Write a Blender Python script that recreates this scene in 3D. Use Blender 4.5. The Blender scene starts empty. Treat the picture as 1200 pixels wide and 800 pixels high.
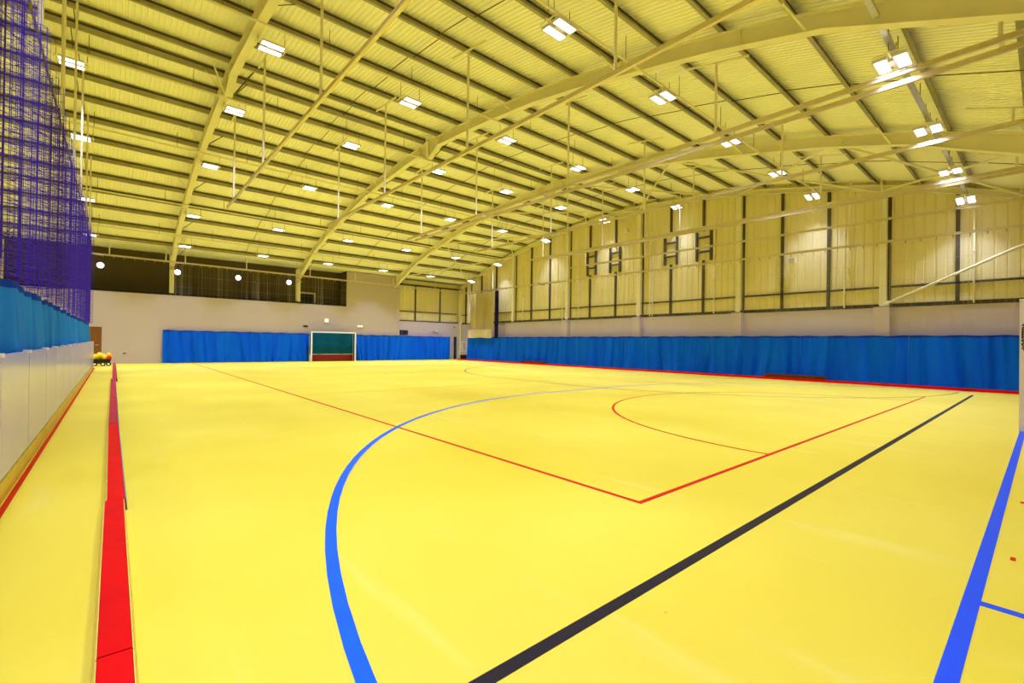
import bpy, math, random
from mathutils import Matrix, Vector
random.seed(7)
sc = bpy.context.scene
col = sc.collection

# ---------------------------------------------------------------- camera
cd = bpy.data.cameras.new('camera')
cam = bpy.data.objects.new('camera', cd)
col.objects.link(cam)
cd.sensor_fit = 'HORIZONTAL'; cd.sensor_width = 36.0; cd.lens = 16.238
cd.clip_start = 0.05; cd.clip_end = 200
R = Vector((0.756911, -0.653368, 0.014025)).normalized()
F = Vector((0.653362, 0.757025, 0.005644)).normalized()
U = R.cross(F).normalized()
R = F.cross(U).normalized()
M4 = Matrix((R, U, -F)).transposed().to_4x4()
M4.translation = Vector((0, 0, 1.3465))
cam.matrix_world = M4
sc.camera = cam

# ---------------------------------------------------------------- world and exposure
w = bpy.data.worlds.new('world'); sc.world = w; w.use_nodes = True
w.node_tree.nodes['Background'].inputs[0].default_value = (0.80, 0.86, 1.0, 1)
w.node_tree.nodes['Background'].inputs[1].default_value = 0.3
sc.view_settings.view_transform = 'Standard'
sc.view_settings.look = 'None'
sc.view_settings.gamma = 1.0
sc.view_settings.exposure = 0.0
sc.view_settings.use_curve_mapping = False
LAMP_W = 55.0          # watts of each twin floodlight
sc.cycles.max_bounces = 12
sc.cycles.diffuse_bounces = 8
sc.cycles.sample_clamp_indirect = 8

# ---------------------------------------------------------------- materials
def lin(c):
    return tuple(((v/255)/12.92 if v/255 <= .04045 else ((v/255+.055)/1.055)**2.4) for v in c) + (1,)

def mat(name, rgb, rough=.6, metal=0.0, spec=.4, var=.0, scale=3.0, bump=0.0, bscale=40.0, stretch=None, emit=0, sheen=0, trans=0):
    m = bpy.data.materials.new(name); m.use_nodes = True
    nt = m.node_tree; b = nt.nodes['Principled BSDF']
    c = lin(rgb)
    b.inputs['Base Color'].default_value = c
    b.inputs['Roughness'].default_value = rough
    b.inputs['Metallic'].default_value = metal
    b.inputs['Specular IOR Level'].default_value = spec
    tc = nt.nodes.new('ShaderNodeTexCoord'); mp = nt.nodes.new('ShaderNodeMapping')
    nt.links.new(tc.outputs['Object'], mp.inputs[0])
    if stretch: mp.inputs['Scale'].default_value = stretch
    if var:
        n = nt.nodes.new('ShaderNodeTexNoise'); n.inputs['Scale'].default_value = scale; n.inputs['Detail'].default_value = 5
        nt.links.new(mp.outputs[0], n.inputs['Vector'])
        r = nt.nodes.new('ShaderNodeValToRGB')
        r.color_ramp.elements[0].position = .3; r.color_ramp.elements[1].position = .7
        r.color_ramp.elements[0].color = tuple(v*(1-var) for v in c[:3])+(1,)
        r.color_ramp.elements[1].color = tuple(min(1, v*(1+var)) for v in c[:3])+(1,)
        nt.links.new(n.outputs[0], r.inputs[0]); nt.links.new(r.outputs[0], b.inputs['Base Color'])
    if bump:
        n2 = nt.nodes.new('ShaderNodeTexNoise'); n2.inputs['Scale'].default_value = bscale
        nt.links.new(mp.outputs[0], n2.inputs['Vector'])
        bp = nt.nodes.new('ShaderNodeBump'); bp.inputs['Strength'].default_value = bump; bp.inputs['Distance'].default_value = .01
        nt.links.new(n2.outputs[0], bp.inputs['Height']); nt.links.new(bp.outputs[0], b.inputs['Normal'])
    if emit:
        b.inputs['Emission Color'].default_value = c; b.inputs['Emission Strength'].default_value = emit
    if sheen: b.inputs['Sheen Weight'].default_value = sheen
    return m

def floor_material():
    m = mat('yellow_sports_floor', (246, 230, 84), rough=.42, spec=.85)
    nt = m.node_tree; b = nt.nodes['Principled BSDF']
    tc = nt.nodes.new('ShaderNodeTexCoord')
    def noise(scale, detail, st, rot=0):
        mp = nt.nodes.new('ShaderNodeMapping'); mp.inputs['Scale'].default_value = st; mp.inputs['Rotation'].default_value = (0, 0, rot)
        nt.links.new(tc.outputs['Object'], mp.inputs[0])
        n = nt.nodes.new('ShaderNodeTexNoise'); n.inputs['Scale'].default_value = scale; n.inputs['Detail'].default_value = detail
        nt.links.new(mp.outputs[0], n.inputs['Vector']); return n
    big = noise(.35, 4, (1, 1, 1))
    r1 = nt.nodes.new('ShaderNodeValToRGB')
    r1.color_ramp.elements[0].position = .3; r1.color_ramp.elements[1].position = .72
    r1.color_ramp.elements[0].color = lin((234, 213, 34)); r1.color_ramp.elements[1].color = lin((246, 231, 72))
    nt.links.new(big.outputs[0], r1.inputs[0])
    scuff = noise(3.0, 8, (1, .12, 1), .9)
    r2 = nt.nodes.new('ShaderNodeValToRGB')
    r2.color_ramp.elements[0].position = .6; r2.color_ramp.elements[1].position = .74
    r2.color_ramp.elements[0].color = (0, 0, 0, 1); r2.color_ramp.elements[1].color = (.35, .35, .35, 1)
    nt.links.new(scuff.outputs[0], r2.inputs[0])
    mx = nt.nodes.new('ShaderNodeMixRGB'); mx.inputs[2].default_value = lin((250, 242, 150))
    nt.links.new(r2.outputs[0], mx.inputs[0]); nt.links.new(r1.outputs[0], mx.inputs[1])
    # fine dark specks
    v = nt.nodes.new('ShaderNodeTexVoronoi'); v.inputs['Scale'].default_value = .9
    nt.links.new(tc.outputs['Object'], v.inputs['Vector'])
    r3 = nt.nodes.new('ShaderNodeValToRGB')
    r3.color_ramp.elements[0].position = .012; r3.color_ramp.elements[1].position = .02
    r3.color_ramp.elements[0].color = (.25, .2, .05, 1); r3.color_ramp.elements[1].color = (1, 1, 1, 1)
    nt.links.new(v.outputs['Distance'], r3.inputs[0])
    m2 = nt.nodes.new('ShaderNodeMixRGB'); m2.blend_type = 'MULTIPLY'; m2.inputs[0].default_value = 1
    nt.links.new(mx.outputs[0], m2.inputs[1]); nt.links.new(r3.outputs[0], m2.inputs[2])
    nt.links.new(m2.outputs[0], b.inputs['Base Color'])
    rr = nt.nodes.new('ShaderNodeMapRange'); rr.inputs[3].default_value = .42; rr.inputs[4].default_value = .55
    nt.links.new(big.outputs[0], rr.inputs[0]); nt.links.new(rr.outputs[0], b.inputs['Roughness'])
    return m

def fabric(name, rgb, dark, trans=.25):
    m = mat(name, rgb, rough=.8, spec=.12)
    nt = m.node_tree; b = nt.nodes['Principled BSDF']
    tc = nt.nodes.new('ShaderNodeTexCoord'); mp = nt.nodes.new('ShaderNodeMapping'); mp.inputs['Scale'].default_value = (1, 1, .25)
    nt.links.new(tc.outputs['Object'], mp.inputs[0])
    n = nt.nodes.new('ShaderNodeTexNoise'); n.inputs['Scale'].default_value = .7; n.inputs['Detail'].default_value = 2
    nt.links.new(mp.outputs[0], n.inputs['Vector'])
    r = nt.nodes.new('ShaderNodeValToRGB')
    r.color_ramp.elements[0].position = .35; r.color_ramp.elements[1].position = .65
    r.color_ramp.elements[0].color = lin(dark); r.color_ramp.elements[1].color = lin(rgb)
    nt.links.new(n.outputs[0], r.inputs[0]); nt.links.new(r.outputs[0], b.inputs['Base Color'])
    tr = nt.nodes.new('ShaderNodeBsdfTranslucent'); nt.links.new(r.outputs[0], tr.inputs[0])
    ms = nt.nodes.new('ShaderNodeMixShader'); ms.inputs[0].default_value = trans
    out = nt.nodes['Material Output']
    nt.links.new(b.outputs[0], ms.inputs[1]); nt.links.new(tr.outputs[0], ms.inputs[2]); nt.links.new(ms.outputs[0], out.inputs[0])
    return m

M = dict(
    floor=floor_material(),
    roof=mat('cream_roof_liner', (253, 251, 236), .55, var=.03, scale=.6),
    steel=mat('cream_painted_steel', (238, 232, 200), .5, var=.04, scale=1.5),
    galv=mat('galvanised_purlin', (172, 166, 140), .5, .25, var=.12, scale=4),
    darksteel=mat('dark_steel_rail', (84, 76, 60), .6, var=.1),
    clad=mat('cream_wall_cladding', (232, 220, 168), .6, var=.03, scale=.8),
    lower=mat('pale_painted_blockwork', (204, 190, 206), .55, var=.015, scale=1.2, bump=.1),
    white_wall=mat('white_boarded_wall', (198, 184, 186), .5, var=.008, scale=.7),
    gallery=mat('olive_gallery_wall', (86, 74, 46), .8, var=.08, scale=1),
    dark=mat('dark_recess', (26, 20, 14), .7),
    door=mat('brown_timber_door', (128, 80, 30), .45, var=.15, scale=6, stretch=(1, 1, .1)),
    door_blue=mat('dark_blue_door', (24, 34, 84), .5),
    frame=mat('grey_door_frame', (200, 190, 180), .5),
    blue=fabric('blue_curtain_fabric', (0, 108, 255), (0, 92, 246), .02),
    blue_left=fabric('light_blue_curtain_fabric', (44, 140, 255), (30, 120, 252), .08),
    band=fabric('blue_curtain_header', (30, 70, 210), (20, 56, 190)),
    teal=fabric('teal_goal_net', (8, 104, 140), (4, 84, 116)),
    cream_cloth=fabric('cream_net_cloth', (212, 196, 140), (196, 180, 126), .3),
    tan_cloth=fabric('tan_cloth', (252, 236, 196), (232, 206, 150), .3),
    navy=fabric('navy_cloth', (34, 32, 96), (20, 20, 70), .2),
    net_purple=mat('purple_netting', (70, 44, 225), .6, spec=.2),
    net_white=mat('white_netting', (190, 180, 170), .6),
    rail=mat('aluminium_track', (225, 212, 180), .33, .75, var=.04, scale=8),
    tray=mat('galvanised_cable_tray', (205, 205, 215), .35, .8, var=.1, scale=12),
    pole=mat('white_hanger_pole', (236, 228, 205), .45),
    wire=mat('steel_wire', (120, 108, 70), .5, .3),
    board_red=mat('red_side_board', (226, 0, 10), .6, spec=.1, var=.08, scale=5),
    board_redd=mat('faded_red_side_board', (186, 28, 56), .6, spec=.2, var=.08, scale=5),
    board_side=mat('pale_yellow_side_board_face', (238, 218, 110), .5),
    board_blue=mat('blue_side_board_face', (80, 130, 215), .5),
    line_red=mat('red_line_paint', (214, 8, 6), .5, spec=.2, var=.06, scale=6),
    line_blue=mat('blue_line_paint', (0, 100, 255), .5, spec=.2, var=.05, scale=6),
    line_bluer=mat('royal_blue_line_paint', (24, 84, 255), .5, spec=.2, var=.05, scale=6),
    line_black=mat('black_line_paint', (30, 24, 40), .5, spec=.2, var=.1, scale=6),
    line_grey=mat('grey_line_paint', (128, 116, 70), .5, var=.1, scale=6),
    line_faint=mat('faint_line_paint', (206, 178, 66), .5, var=.06, scale=4),
    panel=mat('lilac_grey_board', (184, 182, 255), .22, spec=.45, var=.03, scale=1),
    kick=mat('yellow_kick_board', (206, 176, 60), .35, var=.04),
    clip=mat('white_clip', (245, 240, 245), .5),
    black=mat('black_plastic', (22, 20, 22), .5),
    white=mat('white_paint', (246, 244, 246), .4),
    pad=mat('white_padding', (226, 218, 232), .5, var=.02),
    goalred=mat('dark_red_backboard', (126, 14, 20), .5),
    bench=mat('brown_bench_timber', (96, 50, 22), .45, var=.15, scale=8, stretch=(1, .1, 1)),
    yellow=mat('yellow_plastic', (245, 214, 20), .4),
    redp=mat('red_plastic', (220, 30, 24), .4),
    housing=mat('white_light_housing', (232, 230, 238), .4),
    lens=mat('floodlight_lens', (248, 248, 255), .5, emit=4.5),
    bulk=mat('bulkhead_lens', (250, 246, 255), .5, emit=9),
    sign=mat('lit_sign', (250, 246, 235), .5, emit=.6),
)

# ---------------------------------------------------------------- mesh helpers
class MB:
    def __init__(s): s.v = []; s.f = []
    def quad(s, a, b, c, d):
        i = len(s.v); s.v += [tuple(a), tuple(b), tuple(c), tuple(d)]; s.f.append((i, i+1, i+2, i+3)); return s
    def box(s, x0, x1, y0, y1, z0, z1):
        i = len(s.v)
        s.v += [(x0,y0,z0),(x1,y0,z0),(x1,y1,z0),(x0,y1,z0),(x0,y0,z1),(x1,y0,z1),(x1,y1,z1),(x0,y1,z1)]
        s.f += [(i,i+3,i+2,i+1),(i+4,i+5,i+6,i+7),(i,i+1,i+5,i+4),(i+1,i+2,i+6,i+5),(i+2,i+3,i+7,i+6),(i+3,i,i+4,i+7)]
        return s
    def bar(s, p, q, w, h, up=(0, 0, 1)):
        p = Vector(p); q = Vector(q); d = (q-p).normalized(); up = Vector(up)
        if abs(d.dot(up)) > .98: up = Vector((1, 0, 0))
        a = d.cross(up).normalized()*w/2; b = a.cross(d).normalized()*h/2
        i = len(s.v)
        for c in (p, q): s.v += [tuple(c-a-b), tuple(c+a-b), tuple(c+a+b), tuple(c-a+b)]
        s.f += [(i,i+3,i+2,i+1),(i+4,i+5,i+6,i+7),(i,i+1,i+5,i+4),(i+1,i+2,i+6,i+5),(i+2,i+3,i+7,i+6),(i+3,i,i+4,i+7)]
        return s
    def tube(s, p, q, r, n=8, r2=None):
        p = Vector(p); q = Vector(q); d = (q-p).normalized(); r2 = r if r2 is None else r2
        up = Vector((0, 0, 1)) if abs(d.z) < .9 else Vector((1, 0, 0))
        a = d.cross(up).normalized(); b = a.cross(d)
        i = len(s.v)
        for c, rr in ((p, r), (q, r2)):
            for k in range(n):
                t = 2*math.pi*k/n; s.v.append(tuple(c + a*rr*math.cos(t) + b*rr*math.sin(t)))
        for k in range(n): s.f.append((i+k, i+(k+1) % n, i+n+(k+1) % n, i+n+k))
        if n > 3: s.f += [tuple(i+n-1-k for k in range(n)), tuple(i+n+k for k in range(n))]
        return s
    def strip(s, prof_a, prof_b):      # ruled surface between two polylines
        i = len(s.v); n = len(prof_a); s.v += [tuple(p) for p in prof_a] + [tuple(p) for p in prof_b]
        for k in range(n-1): s.f.append((i+k, i+k+1, i+n+k+1, i+n+k))
        return s
    def slab(s, polyA, polyB):         # closed solid between two equal polygons
        i = len(s.v); n = len(polyA); s.v += [tuple(p) for p in polyA] + [tuple(p) for p in polyB]
        s.f += [tuple(i+n-1-k for k in range(n)), tuple(i+n+k for k in range(n))]
        for k in range(n): s.f.append((i+k, i+(k+1) % n, i+n+(k+1) % n, i+n+k))
        return s
    def lathe(s, c, prof, n=16, axis='Z'):
        i = len(s.v)
        for r, h in prof:
            for k in range(n):
                t = 2*math.pi*k/n; x, y = r*math.cos(t), r*math.sin(t)
                s.v.append((c[0]+x, c[1]+y, c[2]+h) if axis == 'Z' else ((c[0]+x, c[1]+h, c[2]+y) if axis == 'Y' else (c[0]+h, c[1]+x, c[2]+y)))
        for j in range(len(prof)-1):
            for k in range(n): s.f.append((i+j*n+k, i+j*n+(k+1) % n, i+(j+1)*n+(k+1) % n, i+(j+1)*n+k))
        return s
    def build(s, name, material, parent=None, loc=(0, 0, 0), smooth=False):
        me = bpy.data.meshes.new(name); me.from_pydata(s.v, [], s.f); me.materials.append(material); me.update()
        if smooth:
            for p in me.polygons: p.use_smooth = True
        o = bpy.data.objects.new(name, me); col.objects.link(o); o.location = loc
        if parent: o.parent = parent
        return o

def tag(o, label=None, cat=None, group=None, kind=None):
    if label: o['label'] = label
    if cat: o['category'] = cat
    if group: o['group'] = group
    if kind: o['kind'] = kind
    return o
def empty(name, loc, label, cat, group=None):
    o = bpy.data.objects.new(name, None); col.objects.link(o); o.location = loc; o.empty_display_size = .2
    return tag(o, label, cat, group)
def struct(o, label, cat=None):
    return tag(o, label, cat or 'building', None, 'structure')
def copy_tree(o, parent=None):
    c = o.copy(); col.objects.link(c)
    if parent: c.parent = parent
    for ch in list(kids[o.name]) if o.name in kids else []: copy_tree(ch, c)
    return c
kids = {}
def order(n): return ['first', 'second', 'third', 'fourth', 'fifth', 'sixth', 'seventh', 'eighth', 'ninth', 'tenth', 'eleventh'][n]

# ---------------------------------------------------------------- roof profile (curved roof, ridge at Y=16)
PD = [0, 2, 4, 6, 7.5, 9, 10.3, 11.5, 12.9, 14.3, 15.2, 16.5, 18.5]
PZ = [9.32, 9.22, 9.08, 8.87, 8.62, 8.33, 8.06, 7.8, 7.42, 6.98, 6.66, 6.22, 6.2]
def T(Y):
    d = abs(Y-16)
    for i in range(len(PD)-1):
        if d <= PD[i+1]:
            t = (d-PD[i])/(PD[i+1]-PD[i]); return PZ[i]+(PZ[i+1]-PZ[i])*t
    return PZ[-1]
def B(Y):
    d = abs(Y-16)
    if d < .7: return 8.6 + (8.93-8.6)*d/.7
    if d <= 12: return T(Y)-.36
    z12 = T(28)-.36
    if d <= 13.4: return z12 + (6.93-z12)*(d-12)/1.4
    return 6.93 + (5.62-6.93)*(d-13.4)/(16.5-13.4)
XL, XR = -11.0, 22.75
YN, YF = -1.0, 33.0

# ---------------------------------------------------------------- floor
fl = struct(MB().box(XL, XR+.3, YN-.2, YF+2, -.12, 0).build('floor', M['floor']), 'glossy bright yellow sports hall floor with painted court lines', 'floor')

ZL = .0012
def mark(name, mb, m, label):
    o = mb.build(name, M[m], fl); o['label'] = label; return o
def seg(x0, x1, y0, y1, z=ZL): return MB().box(x0, x1, y0, y1, 0.0002, z)
def arc(pts, wd, z=ZL):
    m = MB(); n = len(pts); L = []; Rr = []
    for i, p in enumerate(pts):
        a = Vector(pts[max(0, i-1)]); b = Vector(pts[min(n-1, i+1)]); d = (b-a).normalized(); nn = Vector((-d.y, d.x))*wd/2
        L.append((p[0]+nn.x, p[1]+nn.y, z)); Rr.append((p[0]-nn.x, p[1]-nn.y, z))
    m.strip(Rr, L); return m
def circ(cx, cy, r, a0, a1, n=40):
    return [(cx+r*math.cos(math.radians(a0+(a1-a0)*i/n)), cy+r*math.sin(math.radians(a0+(a1-a0)*i/n))) for i in range(n+1)]
mark('court_line', arc(circ(9.6, .26, 8.95, 180, 90) + circ(12.5, .26, 8.95, 90, 0), .075, .0016), 'line_blue', 'broad blue shooting arc curving across the near floor')
mark('court_line', seg(1.0, 21.2, .225, .295, .0018), 'line_bluer', 'blue goal line running past the white padded board')
mark('court_line', seg(3.49, 3.55, -.9, .225, .0018), 'line_bluer', 'short thin blue line branching off the blue goal line')
mark('court_line', seg(1.0, 19.65, 1.425, 1.495, .0014), 'line_black', 'long black line crossing the near floor')
mark('court_line', seg(3.42, 17.65, 2.255, 2.305, .0014), 'line_red', 'red end line ahead of the black line')
mark('court_line', seg(3.42, 3.47, 2.305, 32.3, .0014), 'line_red', 'red side line running to the back wall')
mark('court_line', arc(circ(11.1, 2.28, 4.82, 180, 0), .05, .0016), 'line_red', 'red semicircle on the red end line')
mark('court_line', arc(circ(20.6, 10.8, 8.95, 270, 180) + circ(20.6, 13.8, 8.95, 180, 90), .06, .001), 'line_grey', 'dark grey shooting arc in front of the right curtain')
mark('court_line', seg(3.47, 20.6, 12.17, 12.21, .0012), 'line_faint', 'faint thin line across the middle of the floor')
mark('court_line', seg(6.5, 15.5, 25.2, 25.24, .0012), 'line_faint', 'faint thin line in front of the goal')
for i, x in enumerate((4.43, 6.14, 7.85)):
    mark('tape_mark', MB().box(x-.035, x+.035, .125, .15, .0002, .002), 'line_red', 'small red tape mark beside the blue goal line')
for x, y in ((9.0, 18.8), (9.9, 18.2)):
    mark('floor_mark', MB().box(x-.12, x+.12, y-.03, y+.03, .0002, .0016), 'line_grey', 'small grey dash mark on the far floor')

# ---------------------------------------------------------------- ceiling: corrugated liner on purlins
rib = .12
Ys = [YN-.4] + [16+s*d for s in (-1,) for d in reversed([1, 2, 3, 4, 5, 6, 7, 8, 9, 10.3, 11.5, 12.9, 14.3, 15.2, 16.5])] + [16] + [16+d for d in (1, 2, 3, 4, 5, 6, 7, 8, 9, 10.3, 11.5, 12.9, 14.3, 15.2, 16.5)] + [34.4]
m = MB(); xs = []; x = XL-.2
while x < XR+.4:
    xs += [(x, 0), (x+.085, 0), (x+.092, -.02), (x+.113, -.02)]; x += rib
for j in range(len(xs)-1):
    (xa, za), (xb, zb) = xs[j], xs[j+1]
    m.strip([(xa, y, T(y)+.2+za+.02) for y in Ys], [(xb, y, T(y)+.2+zb+.02) for y in Ys])
ceil = struct(m.build('ceiling', M['roof']), 'cream ribbed metal roof liner carried on dark purlins', 'ceiling')
# outer skin above the liner keeps daylight out
mo = MB(); mo.strip([(XL-.5, y, T(y)+.42) for y in Ys], [(XR+.6, y, T(y)+.42) for y in Ys]); mo.build('outer_sheet', M['galv'], ceil)
PY = [.3, 1.7, 3.1, 4.42, 5.76, 7.12, 8.47, 9.85, 11.25, 12.6, 14.0, 15.4, 16.35, 17.5, 18.97, 20.4, 21.82, 23.24, 24.66, 26.1, 27.5, 28.9, 30.3, 31.7]
for y in PY:
    z = T(y); s = 1 if y < 16 else -1          # Z section: web with a lower flange and an upper flange
    p = MB()
    p.box(XL, XR, y-.004, y+.004, z, z+.2)
    p.box(XL, XR, min(y, y-s*.065), max(y, y-s*.065), z, z+.006)
    p.box(XL, XR, min(y, y+s*.065), max(y, y+s*.065), z+.193, z+.199)
    p.box(XL, XR, y-s*.065-.003, y-s*.065+.003, z, z+.02)
    pu = p.build('purlin', M['galv'], ceil)
    MB().box(XL, XR, y-.007, y+.007, z+.135, z+.192).build('shade_strip', M['darksteel'], pu)  # solid dark strip painted in for the shade between purlin and liner
ODD = [-14.3, -7.6, -.9, 6.0, 12.8, 19.45]
for x in ODD[1:]:
    p = MB()
    for a, b in zip(PY[:-1], PY[1:]):
        dx = .05 if PY.index(a) % 2 else -.05
        p.tube((x+dx, a, T(a)+.08), (x+dx, b, T(b)+.08), .011, 5)
    p.build('sag_rod', M['darksteel'], ceil)

# ---------------------------------------------------------------- portal frames
def beam(mb, X, Yl, top, bot, fw=.2, tw=.014, ft=.02):
    A = [(X-tw/2, y, top(y)) for y in Yl]; Bm = [(X-tw/2, y, bot(y)) for y in Yl]
    n = len(Yl); i = len(mb.v)
    for sgn in (-1, 1): mb.strip([(X+sgn*tw/2, y, top(y)) for y in Yl], [(X+sgn*tw/2, y, bot(y)) for y in Yl])
    for f0, f1 in ((lambda y: top(y)-ft, top), (bot, lambda y: bot(y)+ft)):
        for q in range(n-1):
            a, b = Yl[q], Yl[q+1]
            mb.slab([(X-fw/2, a, f0(a)), (X+fw/2, a, f0(a)), (X+fw/2, a, f1(a)), (X-fw/2, a, f1(a))],
                    [(X-fw/2, b, f0(b)), (X+fw/2, b, f0(b)), (X+fw/2, b, f1(b)), (X-fw/2, b, f1(b))])
FX = [-10.9, -4.2, 2.5, 9.38, 16.28]
FL = ['far left, behind the purple net', 'behind the purple net', 'nearest the purple net, ending over the gallery', 'in the middle of the hall, ending beside the gallery door', 'nearest the right gable wall']
tie = lambda y: T(y)-.02
for k, X in enumerate(FX):
    t = empty('portal_frame', (X, 16, 0), 'cream steel portal frame '+FL[k], 'roof frame', 'portal frames')
    for sgn, nm in ((1, 'rafter'), (-1, 'rafter')):
        m = MB(); ds = [0, .35, .7, 2, 4, 6, 7.5, 9, 10.3, 11.5, 12, 12.9, 13.4, 14.3, 15.2, 16.5]
        beam(m, 0, [sgn*d for d in ds], lambda y: T(16+y)-.005, lambda y: B(16+y))
        m.box(-.1, .1, min(0, sgn*.012), max(0, sgn*.012), 8.62, 9.3)          # apex end plate
        for d in (.7, 12.0):                                                    # web stiffeners
            m.box(-.095, .095, sgn*d-.006, sgn*d+.006, B(16+sgn*d)+.02, T(16+sgn*d)-.02)
        m.build(nm, M['steel'], t)
    for y0, y1, z0 in ((32.85-16, 33.25-16, 0 if X > 16 else 3.8), (-1.0-16+.05, -.55-16, 0)):
        m = MB(); zt = T(y0+16)-.02
        m.box(-.007, .007, y0, y1, z0, zt); m.box(-.1, .1, y0, y0+.02, z0, zt); m.box(-.1, .1, y1-.02, y1, z0, zt)
        m.build('column', M['steel'], t)
    mm = MB()
    m = MB(); m.box(-.1, .1, 32.5-16, 33.25-16, 5.56, 5.62); m.box(-.1, .1, 32.5-16, 33.25-16, 5.3, 5.32); m.build('knee_plate', M['steel'], t)
    for y in (3.1, 7.12, 11.25, 15.4, 16.35, 20.4, 24.66, 28.9, 31.7):
        yb = y + (.25 if y > 16 else -.25)
        if y in (15.4, 16.35): yb = 16
        for sgn in (-1, 1):
            MB().bar((sgn*.55, y-16, T(y)+.03), (sgn*.09, yb-16, B(yb)+.03), .045, .012).build('fly_brace', M['steel'] if sgn < 0 else M['darksteel'], t)

# gable frame: shallow rafter and gable posts
g = empty('gable_frame', (22.5, 16, 0), 'cream steel gable frame with posts rising up the right wall', 'roof frame')
m = MB(); beam(m, 0, [d for d in (-16.9, -15.2, -14.3, -12.9, -11.5, -10.3, -9, -7.5, -6, -4, -2, 0, 2, 4, 6, 7.5, 9, 10.3, 11.5, 12.9, 14.3, 15.2, 16.8)], lambda y: T(16+y)-.01, lambda y: T(16+y)-.24, .16); m.build('rafter', M['steel'], g)
GC = [4.15, 9.6, 15.1, 20.55, 25.95, 31.6]
for y in GC:
    m = MB(); z0, z1 = 3.02, T(y)-.24; y -= 16
    m.box(-.11, -.09, y-.11, y+.11, z0, z1); m.box(.09, .11, y-.11, y+.11, z0, z1); m.box(-.09, .09, y-.007, y+.007, z0, z1)
    m.build('gable_post', M['steel'], g)
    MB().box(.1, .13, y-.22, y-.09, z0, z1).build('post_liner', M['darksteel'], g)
# bracing in the end bay
bt = empty('roof_bracing', (16.3, 16, 0), 'crossed cream tube bracing between last frame and right gable', 'bracing')
nodes = [-.2] + GC
for a, b in zip(nodes[:-1], nodes[1:]):
    for ya, yb in ((a, b), (b, a)):
        off = -.14 if ya == a else -.24
        MB().tube((.1, ya-16, T(ya)+off), (6.15, yb-16, T(yb)+off-.08), .04, 8).build('brace_tube', M['steel'], bt)
wb = empty('wall_brace', (22.3, 4.05, 3.05), 'slanting cream steel brace on the gable near its right end', 'bracing')
MB().tube((0, 0, .02), (0, -4.9, 2.42), .05, 10).build('brace_tube', M['steel'], wb)
MB().box(-.01, .1, -.1, .16, -.05, .16).build('gusset', M['steel'], wb)

# ---------------------------------------------------------------- gable wall (right)
GX = 22.62
m = MB()
yy = YN-.2; prof = []
while yy < YF+1.2:
    prof += [(yy, 0), (yy+.24, 0), (yy+.255, .02), (yy+.285, .02)]; yy += .3
for (ya, da), (yb, db) in zip(prof[:-1], prof[1:]):
    m.quad((GX+da, ya, 2.95), (GX+db, yb, 2.95), (GX+db, yb, T(yb)+.35), (GX+da, ya, T(ya)+.35))
wr = struct(m.build('wall_right', M['clad']), 'tall cream ribbed gable wall at the right', 'wall')
MB().box(22.45, 22.9, YN-.2, YF+1.2, 0, 2.96).build('lower_wall', M['lower'], wr)['label'] = 'pale lilac painted blockwork base of the wall'
MB().box(XR+.15, XR+.3, YN-.5, YF+1.8, 2.9, 9.9).build('outer_leaf', M['clad'], wr)
m = MB(); m.box(22.42, 22.6, YN, YF, 2.955, 2.965); m.box(22.56, 22.6, YN, YF, 2.96, 3.1); m.build('ledge_channel', M['darksteel'], wr)
edges = [YN] + GC + [YF-.1]
for a, b in zip(edges[:-1], edges[1:]):
    m = MB(); m.box(22.53, 22.61, a+.13, b-.13, 3.71, 3.78); m.build('sheeting_rail', M['darksteel'], wr)
for y in (2.08, 5.98, 7.75, 11.4, 13.2, 16.8, 18.74, 22.26, 24.1, 28.1, 30.0, 32.2):
    z1 = T(y)-.22
    segs = [(3.1, z1)] if y not in (11.4, 13.2, 16.8, 18.74) else [(3.1, 5.72), (7.2, z1)]
    for z0, zz in segs:
        MB().box(22.53, 22.61, y-.055, y+.055, z0, zz).build('sheeting_post', M['darksteel'], wr)
for ya, yb in ((18.95, 18.3), (17.2, 16.5), (13.55, 12.85), (11.75, 11.0)):
    m = MB()
    for y in (ya, yb): m.box(22.5, 22.61, y-.05, y+.05, 5.7, 7.18)
    for z in (6.15, 6.88): m.box(22.5, 22.6, yb, ya, z-.04, z+.04)
    m.build('opening_trimmer', M['darksteel'], wr)
for y in GC[:4]:
    MB().box(22.2, 22.45, y-.24, y+.24, 0, 2.97).build('pilaster', M['lower'], wr)
for y, z0, z1 in ((24.9, 3.05, 7.0), (19.6, 3.05, 7.9), (14.4, 3.0, 7.9), (14.25, 3.0, 7.9), (10.8, 3.0, 7.9), (5.4, 3.0, 6.6), (1.66, 3.0, 6.2), (21.0, 3.0, 5.5)):
    t = empty('conduit', (22.48, y, z0), '', 'pipe', 'wall conduits')
    near = min(GC, key=lambda c: abs(c-y))
    t['label'] = {24.9: 'thin cream conduit on the gable, farthest left of the conduits', 21.0: 'short cream conduit just left of the second gable post from the left corner',
                  19.6: 'cream conduit left of the leftmost pair of short H frames', 14.4: 'cream conduit right of the middle gable post, the nearer to it', 14.25: 'thin second conduit right of the middle gable post',
                  10.8: 'cream conduit just right of the rightmost short H frame', 5.4: 'cream conduit left of the rightmost post on the gable', 1.66: 'cream conduit beside the slanting brace on the gable'}[y]
    MB().tube((0, 0, 0), (0, 0, z1-z0), .028, 8).build('pipe', M['steel'], t)
    m = MB()
    for zz in (.6, 1.8, 3.0): 
        if zz < z1-z0: m.box(-.04, .1, -.04, .04, zz-.02, zz+.02)
    m.build('clip', M['pole'], t)

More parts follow.
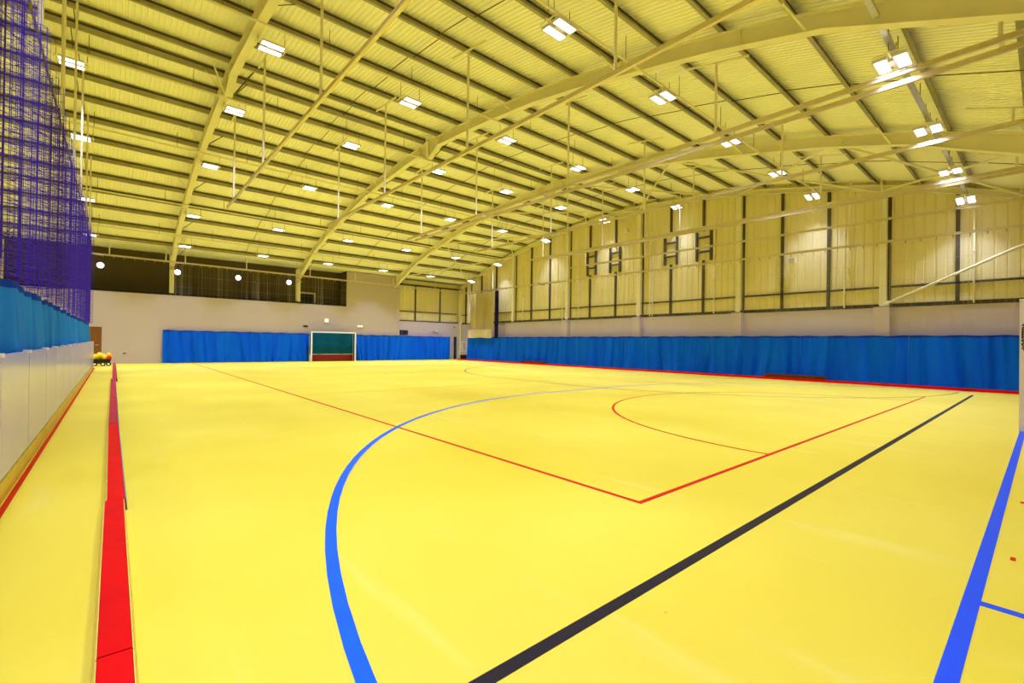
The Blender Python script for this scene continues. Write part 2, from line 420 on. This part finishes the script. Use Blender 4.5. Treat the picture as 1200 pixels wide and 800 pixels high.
# ---------------------------------------------------------------- back wall
BY = 32.7
m = MB()
m.box(XL, 16.66, BY, BY+.12, 0, 3.80)
wbk = struct(m.build('wall_back', M['white_wall']), 'off-white boarded back wall below a dark open gallery', 'wall')
MB().box(12.58, 16.66, BY, BY+.12, 3.80, 6.4).build('upper_wall', M['white_wall'], wbk)
MB().box(XL, 12.58, BY-.02, BY+.14, 3.80, 3.86).build('sill', M['white_wall'], wbk)
MB().box(XL, 12.58, BY+.14, BY+.17, 3.8, 4.0).build('sill_shade_strip', M['dark'], wbk)  # dark bar added as the shadow behind the sill
m = MB()
x = -10.6
while x < 16.5:
    m.box(x-.006, x+.006, BY-.004, BY, .02, 3.8 if x < 12.6 else 5.9); x += 1.22
o = m.build('cover_strip', M['white_wall'], wbk); tag(o, kind='stuff')
MB().box(16.56, 16.7, BY-.02, YF, 0, 5.95).build('corner_return', M['white_wall'], wbk)
# right hand recess of the back wall with sheeting rails
m = MB(); x = 16.6
while x < XR:
    m.quad((x, YF+.1, 2.9), (x+.24, YF+.1, 2.9), (x+.24, YF+.1, 6.3), (x, YF+.1, 6.3)); m.quad((x+.24, YF+.1, 2.9), (x+.3, YF+.08, 2.9), (x+.3, YF+.08, 6.3), (x+.24, YF+.1, 6.3)); x += .3
m.build('cladding', M['clad'], wbk)
MB().box(16.6, XR, YF-.08, YF+.2, 0, 3.02).build('lower_wall', M['lower'], wbk)
m = MB(); m.box(16.7, XR, YF-.02, YF+.08, 3.02, 3.12); m.build('ledge_channel', M['darksteel'], wbk)
MB().box(16.7, 22.2, YF, YF+.08, 3.78, 3.86).build('sheeting_rail', M['darksteel'], wbk)
for x in (18.25, 20.55): MB().box(x-.05, x+.05, YF, YF+.08, 3.1, 5.95).build('sheeting_post', M['darksteel'], wbk)
m = MB(); m.box(16.3, XR, YF-.05, YF+.1, 5.86, 5.98); m.build('eaves_beam', M['darksteel'], wbk)
MB().box(22.3, 22.6, YF-.3, YF-.08, 0, 5.9).build('corner_column', M['steel'], wbk)
MB().box(XL-.2, XR+.4, 34.45, 34.6, 0, 6.6).build('outer_leaf', M['clad'], wbk)
# gallery interior
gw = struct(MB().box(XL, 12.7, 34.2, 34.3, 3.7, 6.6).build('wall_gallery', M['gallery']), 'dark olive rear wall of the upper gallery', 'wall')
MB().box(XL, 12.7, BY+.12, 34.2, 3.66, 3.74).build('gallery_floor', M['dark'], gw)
MB().box(12.6, 12.7, BY+.12, 34.25, 3.7, 6.4).build('gallery_side', M['gallery'], gw)
m = MB()
x = -10.7
while x < 12.5:
    m.box(x-.012, x+.012, 34.188, 34.2, 3.74, 6.4); x += .6
tag(m.build('panel_joint', M['gallery'], gw), kind='stuff')
dg = struct(MB().box(9.75, 10.75, 34.12, 34.185, 3.74, 4.66).build('door_2', M['dark']), 'dark gallery door seen over the sill', 'door')
m = MB(); m.box(9.63, 9.75, 34.08, 34.19, 3.74, 4.8); m.box(10.75, 10.87, 34.08, 34.19, 3.74, 4.8); m.box(9.75, 10.75, 34.08, 34.19, 4.68, 4.8); m.build('door_frame', M['frame'], dg)
# ground floor door at the back left
d1 = struct(MB().box(-1.3, -.47, BY-.03, BY, 0, 1.95).build('door_1', M['door']), 'brown timber door in the back wall behind the partition end', 'door')
m = MB(); m.box(-1.4, -1.3, BY-.05, BY, 0, 2.05); m.box(-.47, -.4, BY-.05, BY, 0, 2.05); m.box(-1.3, -.47, BY-.05, BY, 1.96, 2.05); m.build('door_frame', M['white_wall'], d1)
MB().tube((-.6, BY-.03, 1.0), (-.6, BY-.09, 1.0), .015).bar((-.6, BY-.09, 1.0), (-.72, BY-.09, 1.0), .02, .02).build('door_handle', M['rail'], d1)
d3 = struct(MB().box(21.88, 22.12, YF-.14, YF-.08, 0, 1.9).build('door_3', M['door_blue']), 'dark blue door in the far right corner', 'door')
MB().tube((21.92, YF-.14, .95), (21.92, YF-.2, .95), .015).build('door_handle', M['rail'], d3)

# left and front walls (outside the view)
struct(MB().box(XL-.2, XL, YN-.2, 34.6, 0, 9.6).build('wall_left', M['clad']), 'cream clad end wall far behind the purple net', 'wall')
struct(MB().box(XL, XR+.4, YN-.2, YN, 0, 6.9).build('wall_front', M['lower']), 'pale wall behind the viewpoint', 'wall')

# gallery bulkhead lights
for i, x in enumerate((-.6, 2.86, 6.05, 9.1)):
    t = empty('wall_light', (x, 34.185, 5.38), ['round gallery wall light beside the purple net edge', 'round gallery wall light just right of first cream column', 'round gallery wall light between the two cream columns', 'round gallery wall light just left of second cream column'][i], 'light', 'gallery wall lights')
    MB().lathe((0, 0, 0), [(.17, 0), (.17, -.05), (.14, -.06)], 20, 'Y').build('rim', M['housing'], t)
    MB().lathe((0, 0, 0), [(.14, -.055), (.12, -.09), (.06, -.11), (0.001, -.115)], 20, 'Y').build('lens', M['bulk'], t, smooth=True)

# ---------------------------------------------------------------- curtains
def pleat(P0, P1, z0, z1, amp=.07, wave=.42, step=.06, seed=1, flare=.0, out=(0, -1), topflat=False):
    rnd = random.Random(seed); P0 = Vector(P0); P1 = Vector(P1); L = (P1-P0).length; d = (P1-P0)/L; nrm = Vector(out)
    n = max(4, int(L/step)); rows = 12
    cs = []; ph = rnd.random()*6
    comps = [(rnd.uniform(.8, 1.3)*2*math.pi/wave, rnd.random()*6, 1.0), (rnd.uniform(.4, .6)*2*math.pi/wave, rnd.random()*6, .7), (rnd.uniform(2.2, 2.8)*2*math.pi/wave, rnd.random()*6, .25)]
    sway = [(rnd.uniform(.5, 1.1), rnd.random()*6) for _ in range(2)]
    m = MB()
    for r in range(rows+1):
        h = r/rows; z = z0+(z1-z0)*h; fold = .35+.65*(1-h)**.7
        for i in range(n+1):
            s = L*i/n
            u = s + (1-h)**1.5*.16*math.sin(sway[0][0]*s*1.6+sway[0][1]) + (1-h)*.05*math.sin(5*s+sway[1][1])
            a = sum(k*((2*abs(math.sin(.5*(f*u+p)))**.65-1) if j != 1 else math.sin(f*u+p)) for j, (f, p, k) in enumerate(comps))
            a = (a*fold + .22*math.sin(comps[0][0]*2.9*u+ph)*(.3+.7*h))*amp
            a *= min(1, s/.14, (L-s)/.14)
            p = P0 + d*s + nrm*(a + flare*(1-h)**2)
            zz = z + (.02*math.sin(3.1*s+ph)*(1-h) if not topflat else 0) + (.012*math.sin(7*s+ph) if r == rows else 0)
            m.v.append((p.x, p.y, zz))
    for r in range(rows):
        for i in range(n):
            a = r*(n+1)+i; m.f.append((a, a+1, a+n+2, a+n+1))
    return m
def curtain(name, P0, P1, z0, z1, label, group, material='blue', seed=1, out=(0, -1), amp=.07, wave=.42, flare=.05, band=True, step=.06):
    c = Vector(((P0[0]+P1[0])/2, (P0[1]+P1[1])/2, 0))
    t = empty(name, c, label, 'curtain', group)
    mb = pleat((P0[0]-c.x, P0[1]-c.y), (P1[0]-c.x, P1[1]-c.y), z0, z1-(.06 if band else 0), amp, wave, step, seed, flare, out)
    mb.build('cloth', M[material], t, smooth=True)
    if band:
        n = 60; L = []; H = []
        top = mb.v[-(len(mb.v)//13):]
        b = MB()
        i0 = len(top)
        b.strip([(p[0]+out[0]*.004, p[1]+out[1]*.004, p[2]-.01) for p in top], [(p[0], p[1], z1+.012*math.sin(5*i*.06)) for i, p in enumerate(top)])
        b.build('header_band', M['band'], t, smooth=True)
    return t
CY = 32.52
for i, (a, b) in enumerate(((2.1, 5.35), (5.3, 9.3), (9.25, 13.3), (13.25, 17.2), (17.15, 21.3))):
    curtain('blue_curtain', (a, CY), (b-.052, CY), .02, 1.87,
            ['blue curtain at the left end of the back wall', 'blue curtain left of the goal on the back wall', 'blue curtain behind and right of the goal', 'blue curtain on the back wall under the white wall end', 'blue curtain at the right end of the back wall'][i],
            'blue curtains along the back wall', seed=10+i, amp=.1, wave=.55, flare=.0, step=.045)
RX = 21.95
ys = [31.0, 27.3, 23.9, 19.2, 15.6, 10.6, 6.8, 3.3, -.85]
lab = ['blue curtain in the far corner of the right wall', 'blue curtain behind the far low bench', 'third blue curtain from the far corner on the right wall', 'fourth blue curtain from the far corner on the right wall', 'blue curtain left of the second pilaster from the right', 'blue curtain behind the near low bench', 'blue curtain under the rightmost pilaster', 'blue curtain beside the white padded board']
for i in range(8):
    x = RX + .01
    curtain('blue_curtain', (x, ys[i]), (x, ys[i+1]+(.004 if i < 7 else 0)), .03, 1.86, lab[i], 'blue curtains along the right wall', seed=30+i, out=(-1, 0), amp=.13, wave=.75, flare=.08, step=.05)
# left curtain strips behind the partition
LX = -.85
ys = [3.6, 5.65, 8.2, 8.7, 12.0, 16.0, 20.5, 25.9]
k = 0
lab = ['light blue curtain nearest the viewer behind the lilac partition', 'second light blue curtain from the viewer behind the partition', 'third light blue curtain behind the partition, hung a little lower', 'fourth light blue curtain behind the partition', 'fifth light blue curtain behind the partition', 'farthest light blue curtain behind the partition, at the net end']
for i in range(7):
    if i == 2: continue
    z1 = [1.93, 1.93, 0, 1.93, 1.93, 1.94, 1.96][i]
    curtain('blue_curtain', (LX, ys[i]+.04), (LX, (ys[i+2] if i == 1 else ys[i+1])-.04), .05, z1, lab[k], 'light blue curtains behind the partition', 'blue_left', 60+i, (1, 0), .1, .8, .0, True, .035); k += 1

# ---------------------------------------------------------------- nets
def net(name, P0, P1, z0, z1, cell, r, material, label, out, pleats=.3, amp=.12, seed=1, ztop=None, hz=1):
    rnd = random.Random(seed); P0 = Vector(P0); P1 = Vector(P1); L = (P1-P0).length; d = (P1-P0)/L; nrm = Vector(out)
    n = int(L/cell); m = MB(); pos = []
    f1, f2 = 2*math.pi/pleats, 2*math.pi/(pleats*2.7)
    for i in range(n+1):
        s = L*i/n
        s2 = s + pleats*.23*math.sin(f1*s+1.3*math.sin(f2*s)) + pleats*.5*math.sin(f2*s*.7+1)
        a = amp*math.sin(f1*s)+amp*.6*math.sin(f2*s+seed)
        s2 = min(max(s2, 0), L)
        p = P0+d*s2+nrm*a
        pos.append((p.x, p.y, s2/L))
    zt = (lambda t: z1) if ztop is None else (lambda t: z1+(ztop-z1)*t)
    def prism(p, q):
        m.tube(p, q, r, 3)
    for x, y, t in pos: prism((x, y, z0), (x+rnd.uniform(-.01, .01), y, zt(t)))
    rows = int((z1-z0)/(cell*hz))
    for j in range(rows+1):
        h = j/rows
        for a, b in zip(pos[:-1], pos[1:]):
            za = z0+(zt(a[2])-z0)*h; zb = z0+(zt(b[2])-z0)*h
            i = len(m.v)
            m.v += [(a[0], a[1], za-r), (b[0], b[1], zb-r), (b[0], b[1], zb+r), (a[0], a[1], za+r)]; m.f.append((i, i+1, i+2, i+3))
    t = empty(name, (0, 0, 0), label, 'net')
    t.location = ((P0.x+P1.x)/2, (P0.y+P1.y)/2, 0)
    o = m.build('netting', M[material], t); o.location = (-t.location.x, -t.location.y, 0); tag(o, kind='stuff')
    return t
ln = net('cricket_net', (-.8, 3.2), (-.8, 26.3), 1.97, 5.2, .078, .0028, 'net_purple', 'purple divider net hanging above the blue curtains at left', (1, 0), .4, .1, 3, ztop=5.6, hz=1.5)
MB().tube((.0, 3.0-14.75, 5.2), (.0, 26.35-14.75, 5.6), .016, 6).build('head_cable', M['wire'], ln)
m = MB()
for y in (23.6, 24.2, 24.9, 25.6, 26.1): m.tube((.02, y-14.75, 2.0), (.02, y-14.75, 5.4), .03, 5)
o = m.build('gathered_fold', M['net_purple'], ln)
bn = net('cricket_net', (2.2, 32.3), (21.4, 32.3), 1.85, 5.6, .1, .0022, 'net_white', 'thin pale net hanging over the back wall', (0, -1), .5, .05, 5, hz=6)
gn = net('cricket_net', (21.84, -.8), (21.84, 31.2), 1.9, 5.22, .1, .0022, 'net_white', 'thin pale net hanging in front of the gable wall', (-1, 0), .5, .04, 6, hz=6)

def curtain_track(name, P, Q, label, hooks=True, hang=()):
    t = empty(name, P, label, 'rail')
    q = Vector(Q)-Vector(P)
    MB().bar((0, 0, 0), q, .06, .09).build('rail', M['rail'], t)
    m = MB(); n = int(q.length/.42)
    for i in range(1, n):                      # swags of netting looped beneath the rail
        p = q*(i/n)
        m.tube(p+Vector((0, 0, -.04)), p+Vector((0, 0, -.14)), .018, 6)
    o = m.build('runner', M['galv'], t); tag(o, kind='stuff')
    for s in hang:
        p = q*s; wp = Vector(P)+p
        MB().tube(p+Vector((0, 0, .04)), p+Vector((0, 0, T(wp.y)-wp.z+.02)), .028, 8).build('hanger', M['pole'], t)
    return t
curtain_track('curtain_track', (-.9, 32.1, 5.71), (21.75, 32.1, 5.58), 'cream track hung across the front of the gallery', hang=(.03, .135, .174, .31, .475, .61, .74, .9))
curtain_track('curtain_track', (21.9, -.8, 5.36), (21.9, 32.0, 5.5), 'cream track along the gable wall above the pale net', hang=(.15, .4, .66, .87))

# gathered cream drape and navy strip by the corner
curtain('gathered_drape', (21.7, 30.3), (21.7, 27.3), 2.5, 5.3, 'tall cream drape gathered by the far corner', None, 'cream_cloth', 91, (-1, 0), .08, .45, 0, False, .04)
curtain('tan_drape', (21.62, 30.5), (21.62, 27.4), 1.8, 2.44, 'short tan cloth hanging below the cream drape', None, 'tan_cloth', 92, (-1, 0), .07, .3, .03, False, .04)
curtain('navy_drape', (21.72, 27.2), (21.72, 26.75), 1.8, 5.3, 'narrow navy strip hanging right of the cream drape', None, 'navy', 93, (-1, 0), .04, .2, 0, False, .03)

# ---------------------------------------------------------------- net tracks running down the hall
HY = [.5, 5.0, 9.55, 14.25, 18.4]
RL = {3.08: 'single ceiling net track nearest the purple net', 6.7: 'second ceiling net track from the purple net', 10.4: 'left rail of the first double ceiling net track', 10.8: 'right rail of the first double ceiling net track',
      14.45: 'single ceiling net track between the two double tracks', 18.1: 'left rail of the double track nearest the gable', 18.5: 'right rail of the double track nearest the gable', 21.75: 'ceiling net track closest to the gable wall'}
for X in (3.08, 6.7, 10.4, 10.8, 14.45, 18.1, 18.5, 21.75):
    t = empty('net_track', (X, 0, 6.2), RL[X], 'rail', 'ceiling net tracks')
    m = MB(); m.box(-.02, .02, -.7, 19.65, -.04, .04); m.box(-.03, .03, -.7, 19.65, -.045, -.037); m.box(-.03, .03, -.7, 19.65, .037, .045)
    m.build('rail', M['rail'], t)
    if X in (10.8, 18.5): continue
    hy = HY if X not in (6.7, 18.1, 21.75) else [y+.05 for y in HY[:]]
    for y in hy:
        MB().tube((0, y, .05), (0, y, T(y)-6.2-.05), .03, 8).build('hanger', M['pole'], t)
        MB().bar((0, y-.72, T(y-.72)-6.2-.03), (0, y+.72, T(y+.72)-6.2-.03), .04, .04).build('hanger_bracket', M['steel'], t)
        if X in (10.4, 18.1):
            MB().box(-.05, .45, y-.03, y+.03, .055, .09).build('cross_plate', M['pole'], t)
# purple net supports
sp = empty('net_track', (-.8, 3, 5.2), 'white hanger poles carrying the purple net cable at left', 'rail')
for y in (5.2, 8.4, 11.7, 15.0, 18.0, 21.3, 24.4):
    z = 5.2+.4*(y-3.2)/23
    MB().tube((.04, y-3, z-5.2), (.04, y-3, T(y)-5.2), .024 if y > 12 else .03, 8).build('hanger', M['pole'], sp)
    MB().tube((.04, y-3, T(y)-5.2-1.1), (.04, y-3+.45, T(y+.45)-5.2), .014, 6).build('hanger_stay', M['wire'], sp)

# ---------------------------------------------------------------- ceiling floodlights
LY = [1.83, 6.4, 12.55, 17.1, 22.0, 27.1, 30.45]
LXs = [-4.75, -.95, 2.85, 6.65, 10.45, 14.25, 18.05, 21.85]
rowname = ['nearest row from the viewer', 'second row from the viewer', 'third row from the viewer', 'middle row just past the ridge', 'third row from the back wall', 'second row from the back wall', 'row nearest the back wall']
def make_light():
    t = empty('ceiling_light', (0, 0, 0), 'x', 'light', 'twin ceiling floodlights')
    kids[t.name] = []
    m = MB(); m.box(-.30, .30, -.285, -.045, .0, .055); m.box(-.30, .30, .045, .285, .0, .055)
    m.box(-.3, -.29, -.285, -.045, -.02, 0); m.box(.29, .3, -.285, -.045, -.02, 0); m.box(-.3, -.29, .045, .285, -.02, 0); m.box(.29, .3, .045, .285, -.02, 0)
    kids[t.name].append(m.build('housing', M['housing'], t))
    kids[t.name].append(MB().box(-.12, .12, -.04, .04, -.01, .13).build('gear_box', M['housing'], t))
    kids[t.name].append(MB().box(-.42, .42, -.02, .02, .055, .085).box(-.38, -.35, -.26, .26, .05, .07).box(.35, .38, -.26, .26, .05, .07).build('bracket', M['steel'], t))
    for s in (-1, 1):
        kids[t.name].append(MB().quad((-.285, s*.165-.09, -.006), (-.285, s*.165+.09, -.006), (.285, s*.165+.09, -.006), (.285, s*.165-.09, -.006)).build('lens', M['lens'], t))
    ld = bpy.data.lights.new('lamp', 'AREA'); ld.shape = 'RECTANGLE'; ld.size = .5; ld.size_y = .46; ld.energy = LAMP_W; ld.color = (.86, .935, 1.3); ld.spread = math.radians(100)
    lo = bpy.data.objects.new('lamp', ld); col.objects.link(lo); lo.parent = t; lo.location = (0, 0, -.03); kids[t.name].append(lo)
    kids[t.name].append(MB().tube((-.36, 0, .08), (-.36, 0, .6), .008, 5).build('suspension_wire', M['wire'], t))
    kids[t.name].append(MB().tube((.36, 0, .08), (.36, 0, .6), .008, 5).build('suspension_wire', M['wire'], t))
    return t
proto = make_light(); first = True
for r, y in enumerate(LY):
    for c, x in enumerate(LXs):
        o = proto if first else copy_tree(proto); first = False
        o.location = (x, y, T(y)-.57); o.scale = (.85, .85, .85)
        if c == len(LXs)-1: o.rotation_euler.y = math.radians(13)      # end column is aimed inwards
        g_ = len(LXs)-1-c
        o['label'] = 'twin-panel ceiling floodlight, %s from the gable, in the %s' % (order(g_) if g_ else 'closest', rowname[r])
    yo = 0 if r == 0 else (-.2 if r == 1 else (-.42 if r == 3 else -.75))
    zt = T(y)-.3 if r == 0 else T(y+yo)-.43
    t = empty('lighting_trunking', (0, y+yo, zt), 'cream lighting conduit above the '+rowname[r] if r else 'silver cable tray above the ceiling light row nearest the viewer', 'conduit')
    if r == 0:
        for xa, xb in zip([q+.12 for q in FX], [q-.12 for q in FX[1:]]+[22.2]): MB().box(xa, xb, -.045, .045, -.03, .03).build('tray', M['tray'], t)
    else: MB().tube((XL+.2, 0, 0), (22.3, 0, 0), .03, 6).build('pipe', M['steel'], t)
    m = MB()
    x = -9.8
    while x < 22: m.tube((x, 0, 0), (x, 0, T(y+yo)+.12-zt), .008, 4); x += 2.3
    tag(m.build('hanger_wire', M['wire'], t), kind='stuff')

# ---------------------------------------------------------------- side boards (kerbs) on the floor
sb = empty('side_board', (0, 0, 0), 'line of low red side boards on the floor at left', 'side board')
bd = [(1.2, 2.405, .0, .0, 'board_red'), (2.415, 4.72, .0, .0, 'board_red'), (4.73, 8.9, .012, -.005, 'board_red'), (8.94, 12.9, -.005, -.005, 'board_redd'), (12.94, 19.0, -.005, -.01, 'board_redd'), (19.04, 31.3, .03, .03, 'board_redd')]
for y0, y1, o0, o1, mm in bd:
    m = MB(); m.slab([(-.03+o0, y0, .1), (-.045+o0, y0, .0), (.085+o0, y0, .0), (.075+o0, y0, .1)], [(-.03+o1, y1, .1), (-.045+o1, y1, 0), (.085+o1, y1, 0), (.075+o1, y1, .1)])
    b = m.build('board', M[mm], sb)
    MB().slab([(.087+o0, y0, .002), (.091+o0, y0, .002), (.081+o0, y0, .094), (.0775+o0, y0, .094)], [(.087+o1, y1, .002), (.091+o1, y1, .002), (.081+o1, y1, .094), (.0775+o1, y1, .094)]).build('side_face', M['board_blue' if y0 > 4 else 'board_side'], b)
    MB().slab([(-.047+o0, y0, .002), (-.05+o0, y0, .002), (-.036+o0, y0, .094), (-.032+o0, y0, .094)], [(-.047+o1, y1, .002), (-.05+o1, y1, .002), (-.036+o1, y1, .094), (-.032+o1, y1, .094)]).build('side_face', M['board_side'], b)
sr = empty('side_board', (21.4, 0, 0), 'line of low red side boards along the right wall curtains', 'side board')
y = -.9
while y < 31.5:
    y1 = min(y+6.4, 31.6)
    MB().slab([(-.03, y+.01, 0), (.06, y+.01, 0), (.05, y+.01, .1), (-.02, y+.01, .1)], [(-.03, y1, 0), (.06, y1, 0), (.05, y1, .1), (-.02, y1, .1)]).build('board', M['board_red'], sr); y = y1

# ---------------------------------------------------------------- left partition of lilac boards
pt = empty('partition', (-.67, 4, 0), 'long low partition of lilac-grey panels at left', 'partition')
jy = [2.2, 3.8, 5.43, 7.05, 8.73, 10.1, 11.6, 13.2, 14.8, 16.4, 18.0, 19.6, 21.2, 22.8, 24.4, 26.0, 27.4, 28.4]
for a, b in zip(jy[:-1], jy[1:]):
    MB().box(-.035, 0, a+.009-4, b-.009-4, .185, 1.2).build('panel', M['panel'], pt)
    MB().box(-.03, .004, a+.009-4, b-.009-4, 0, .175).build('kick_board', M['kick'], pt)
    MB().box(-.045, .012, a-.05-4, a+.05-4, 1.18, 1.215).build('clip', M['clip'], pt)
MB().box(-.06, -.035, 2.2-4, 28.4-4, .15, 1.19).build('backing_rail', M['darksteel'], pt)
mark('court_line', seg(-.655, -.615, 2.2, 28.4, .0016), 'line_red', 'thin red line along the foot of the lilac partition')

# ---------------------------------------------------------------- goal
gl = empty('hockey_goal', (11.4, 31.78, 0), 'white framed indoor hockey goal against the back curtain', 'goal')
W, H, D = 2.96, 1.97, .38
x0, x1 = -W/2, W/2
for x in (x0, x1): MB().box(x-.04, x+.04, -.04, .04, 0, H+.04).build('post', M['white'], gl)
MB().box(x0+.04, x1-.04, -.04, .04, H-.04, H+.04).build('crossbar', M['white'], gl)
for x, xx in ((x0, x0-.02), (x1, x1-.02)):
    MB().bar((x, .04, H), (xx, D, H), .035, .035).build('top_bar', M['frame'], gl)
    MB().tube((xx, D, 0), (xx, D, H), .018).build('rear_post', M['frame'], gl)
MB().box(x0+.05, x1-.05, D-.03, D, 0, .46).build('backboard', M['goalred'], gl)
for x, nm in ((x0, 'pad'), (x1, 'goalred')): MB().box(x-.015, x+.015, .05, D-.03, 0, .46).build('side_board_panel', M[nm], gl)
MB().box(x0+.05, x1-.05, D-.035, D+.005, .46, .5).build('ledge_strip', M['frame'], gl)
pleat((x0+.02, D-.01), (x1-.02, D-.01), .5, H-.02, .02, .9, .08, 5).build('back_net', M['teal'], gl, smooth=True)
for x in (x0+.01, x1-.01): MB().quad((x, .05, .47), (x, D-.02, .47), (x, D-.02, H-.04), (x, .05, H-.04)).build('side_net', M['teal'], gl)

# folded white mini goal frame in the far corner
fg = empty('folded_frame', (21.95, 31.6, 0), 'white folded frame leaning in the far right corner', 'frame')
m = MB()
for a, b in (((-.35, 0, 0), (-.3, 0, 1.5)), ((.0, .1, 0), (0, .1, 1.45)), ((.35, 0, 0), (.3, 0, 1.5)), ((-.3, 0, 1.5), (.3, 0, 1.5)), ((-.35, 0, .7), (.35, 0, .75)), ((-.33, 0, .05), (0, .1, .1)), ((-.3, 0, 1.48), (0, .1, .7))): m.tube(a, b, .03, 8)
m.build('frame_tube', M['white'], fg)
MB().box(-.3, .3, -.05, .15, 0.02, .4).build('black_bag', M['black'], fg)

# ---------------------------------------------------------------- benches under the right curtains
for (y0, y1, lb) in ((5.75, 8.05, 'low brown bench below the right curtain, nearer the viewer'), (21.5, 23.9, 'low brown bench below the right curtain, far along the wall')):
    t = empty('low_bench', (21.52, (y0+y1)/2, 0), lb, 'bench', 'low benches at the right curtain'); L = (y1-y0)/2
    MB().box(-.07, .07, -L, L, .19, .24).build('seat', M['bench'], t)
    MB().box(-.06, -.045, -L+.02, L-.02, .08, .19).build('front_rail', M['bench'], t)
    for y in (-L+.15, 0, L-.15): MB().box(-.06, .06, y-.03, y+.03, 0, .19).build('leg', M['darksteel'], t)
    for y in (-L+.3, .3, L-.3): MB().box(-.064, -.06, y-.02, y+.02, .2, .225).build('bracket', M['rail'], t)

# ---------------------------------------------------------------- yellow cleaning cart by the left side boards
ct = empty('equipment_cart', (-.42, 30.2, 0), 'small black cart heaped with yellow gear beside the door', 'cart')
MB().slab([(-.3, -.25, .14), (.3, -.25, .14), (.3, .25, .14), (-.3, .25, .14)], [(-.36, -.3, .34), (.36, -.3, .34), (.36, .3, .34), (-.36, .3, .34)]).build('tub', M['black'], ct)
for x in (-.24, .05, .26):
    for y in (-.28,): MB().lathe((x, y, .1), [(.001, -.03), (.1, -.03), (.1, .03), (.001, .03)], 16, 'Y').build('wheel', M['black'], ct); MB().lathe((x, y, .1), [(.001, -.036), (.05, -.036), (.05, -.03)], 12, 'Y').build('hub', M['white'], ct)
rr = random.Random(4)
for i in range(9):
    x = -.3+.07*i; z = .36+rr.uniform(0, .16)
    MB().lathe((x, rr.uniform(-.15, .12), z), [(.001, -.12), (.1, -.09), (.12, 0), (.09, .09), (.03, .16), (.001, .17)], 12).build('yellow_cone', M['yellow'], ct, smooth=True)
MB().lathe((.28, -.2, .4), [(.001, -.1), (.09, -.07), (.1, .03), (.04, .1), (.001, .11)], 12).build('red_cone', M['redp'], ct, smooth=True)
MB().tube((-.33, 0, .3), (-.62, .1, .85), .025).build('handle', M['black'], ct)

# ---------------------------------------------------------------- white padded board with vertical lettering at right
pb = empty('padded_board', (11.58, 0, 0), 'tall white padded board with black vertical lettering at right edge', 'board')
MB().box(-.02, .14, -.62, .305, 0, 2.2).build('panel', M['pad'], pb)
MB().box(-.03, .15, -.62, .31, 2.2, 2.225).build('top_cap', M['white'], pb)
cu = bpy.data.curves.new('lettering', 'FONT'); cu.body = '<XSEEEOSX>'; cu.size = .15; cu.extrude = .0; cu.align_x = 'CENTER'; cu.align_y = 'CENTER'; cu.offset = .006
tmp = bpy.data.objects.new('tmp', cu); col.objects.link(tmp)
bpy.context.view_layer.update()
me = bpy.data.meshes.new_from_object(tmp.evaluated_get(bpy.context.evaluated_depsgraph_get()))
bpy.data.objects.remove(tmp)
mx = min(v.co.x for v in me.vertices); Mx = max(v.co.x for v in me.vertices)
for v in me.vertices:
    x, yv = v.co.x, v.co.y
    v.co = Vector((-.023, .225+yv*.9, 1.59+(-x)*.5/((Mx-mx)/1.0)))
me.materials.clear(); me.materials.append(M['black'])
lt = bpy.data.objects.new('lettering', me); col.objects.link(lt); lt.parent = pb

# ---------------------------------------------------------------- small wall fittings
def fit(name, loc, size, mname, label, cat, extra=None):
    t = empty(name, loc, label, cat)
    MB().box(-size[0]/2, size[0]/2, -size[1], 0, -size[2]/2, size[2]/2).build('body', M[mname], t)
    if extra: MB().box(-size[0]*extra[0]/2, size[0]*extra[0]/2, -size[1]-.012, -size[1], -size[2]*extra[1]/2, size[2]*extra[1]/2).build('face', M[extra[2]], t)
    return t
fit('wall_sign', (11.17, BY, 2.8), (.34, .06, .3), 'frame', 'small square lit sign on the back wall above the goal', 'sign', (.75, .75, 'sign'))
fit('vent_box', (9.8, BY, 2.36), (.3, .05, .12), 'darksteel', 'small dark box on the back wall above the goal', 'box', (.8, .6, 'black'))
fit('exit_light', (13.55, BY, 2.48), (.42, .08, .14), 'white', 'small white emergency light on the back wall, right of the goal', 'light', (.9, .7, 'sign'))
fit('wall_socket', (.47, BY, .57), (.18, .03, .1), 'white', 'small socket low on the back wall near the door', 'socket', (.8, .5, 'black'))
fit('notice_board', (17.2, YF-.09, 2.15), (.7, .04, .35), 'door_blue', 'dark blue board just above the back curtain, right of the white wall', 'board', (.9, .8, 'door_blue'))
fit('wall_sensor', (21.9, YF-.08, 2.72), (.12, .08, .12), 'frame', 'small dark sensor in the far right corner', 'sensor', (.7, .7, 'redp'))
c2 = fit('emergency_light', (20.1, YF-.08, 2.3), (.5, .1, .1), 'frame', 'slim pale bracket light above the right end of the back curtain', 'light', (.5, .8, 'pole'))
t = empty('loudspeaker', (22.3, 7.4, 5.15), 'small cream wall loudspeaker on the gable right of a dark post', 'speaker')
MB().box(-.1, .1, -.28, .0, -.16, .12).build('body', M['steel'], t); MB().box(-.11, -.1, -.25, -.03, -.13, .09).build('grille', M['frame'], t)
MB().box(.1, .3, -.17, -.11, -.05, .0).build('bracket', M['steel'], t)
t = empty('wall_camera', (22.3, 22.8, 5.5), 'small dark camera on the gable below the pale track', 'camera')
MB().box(-.3, 0, -.06, .06, -.06, .06).build('body', M['black'], t); MB().box(0, .3, -.03, .03, -.02, .02).build('bracket', M['black'], t)
t = empty('wall_lamp', (22.35, 15.9, 8.0), 'small pale lamp beside the middle gable post, near the rafter', 'light')
MB().box(-.08, .08, -.08, .08, -.12, .12).build('body', M['pole'], t); MB().box(.08, .27, -.02, .02, -.02, .02).build('bracket', M['pole'], t)
bpy.context.view_layer.update()
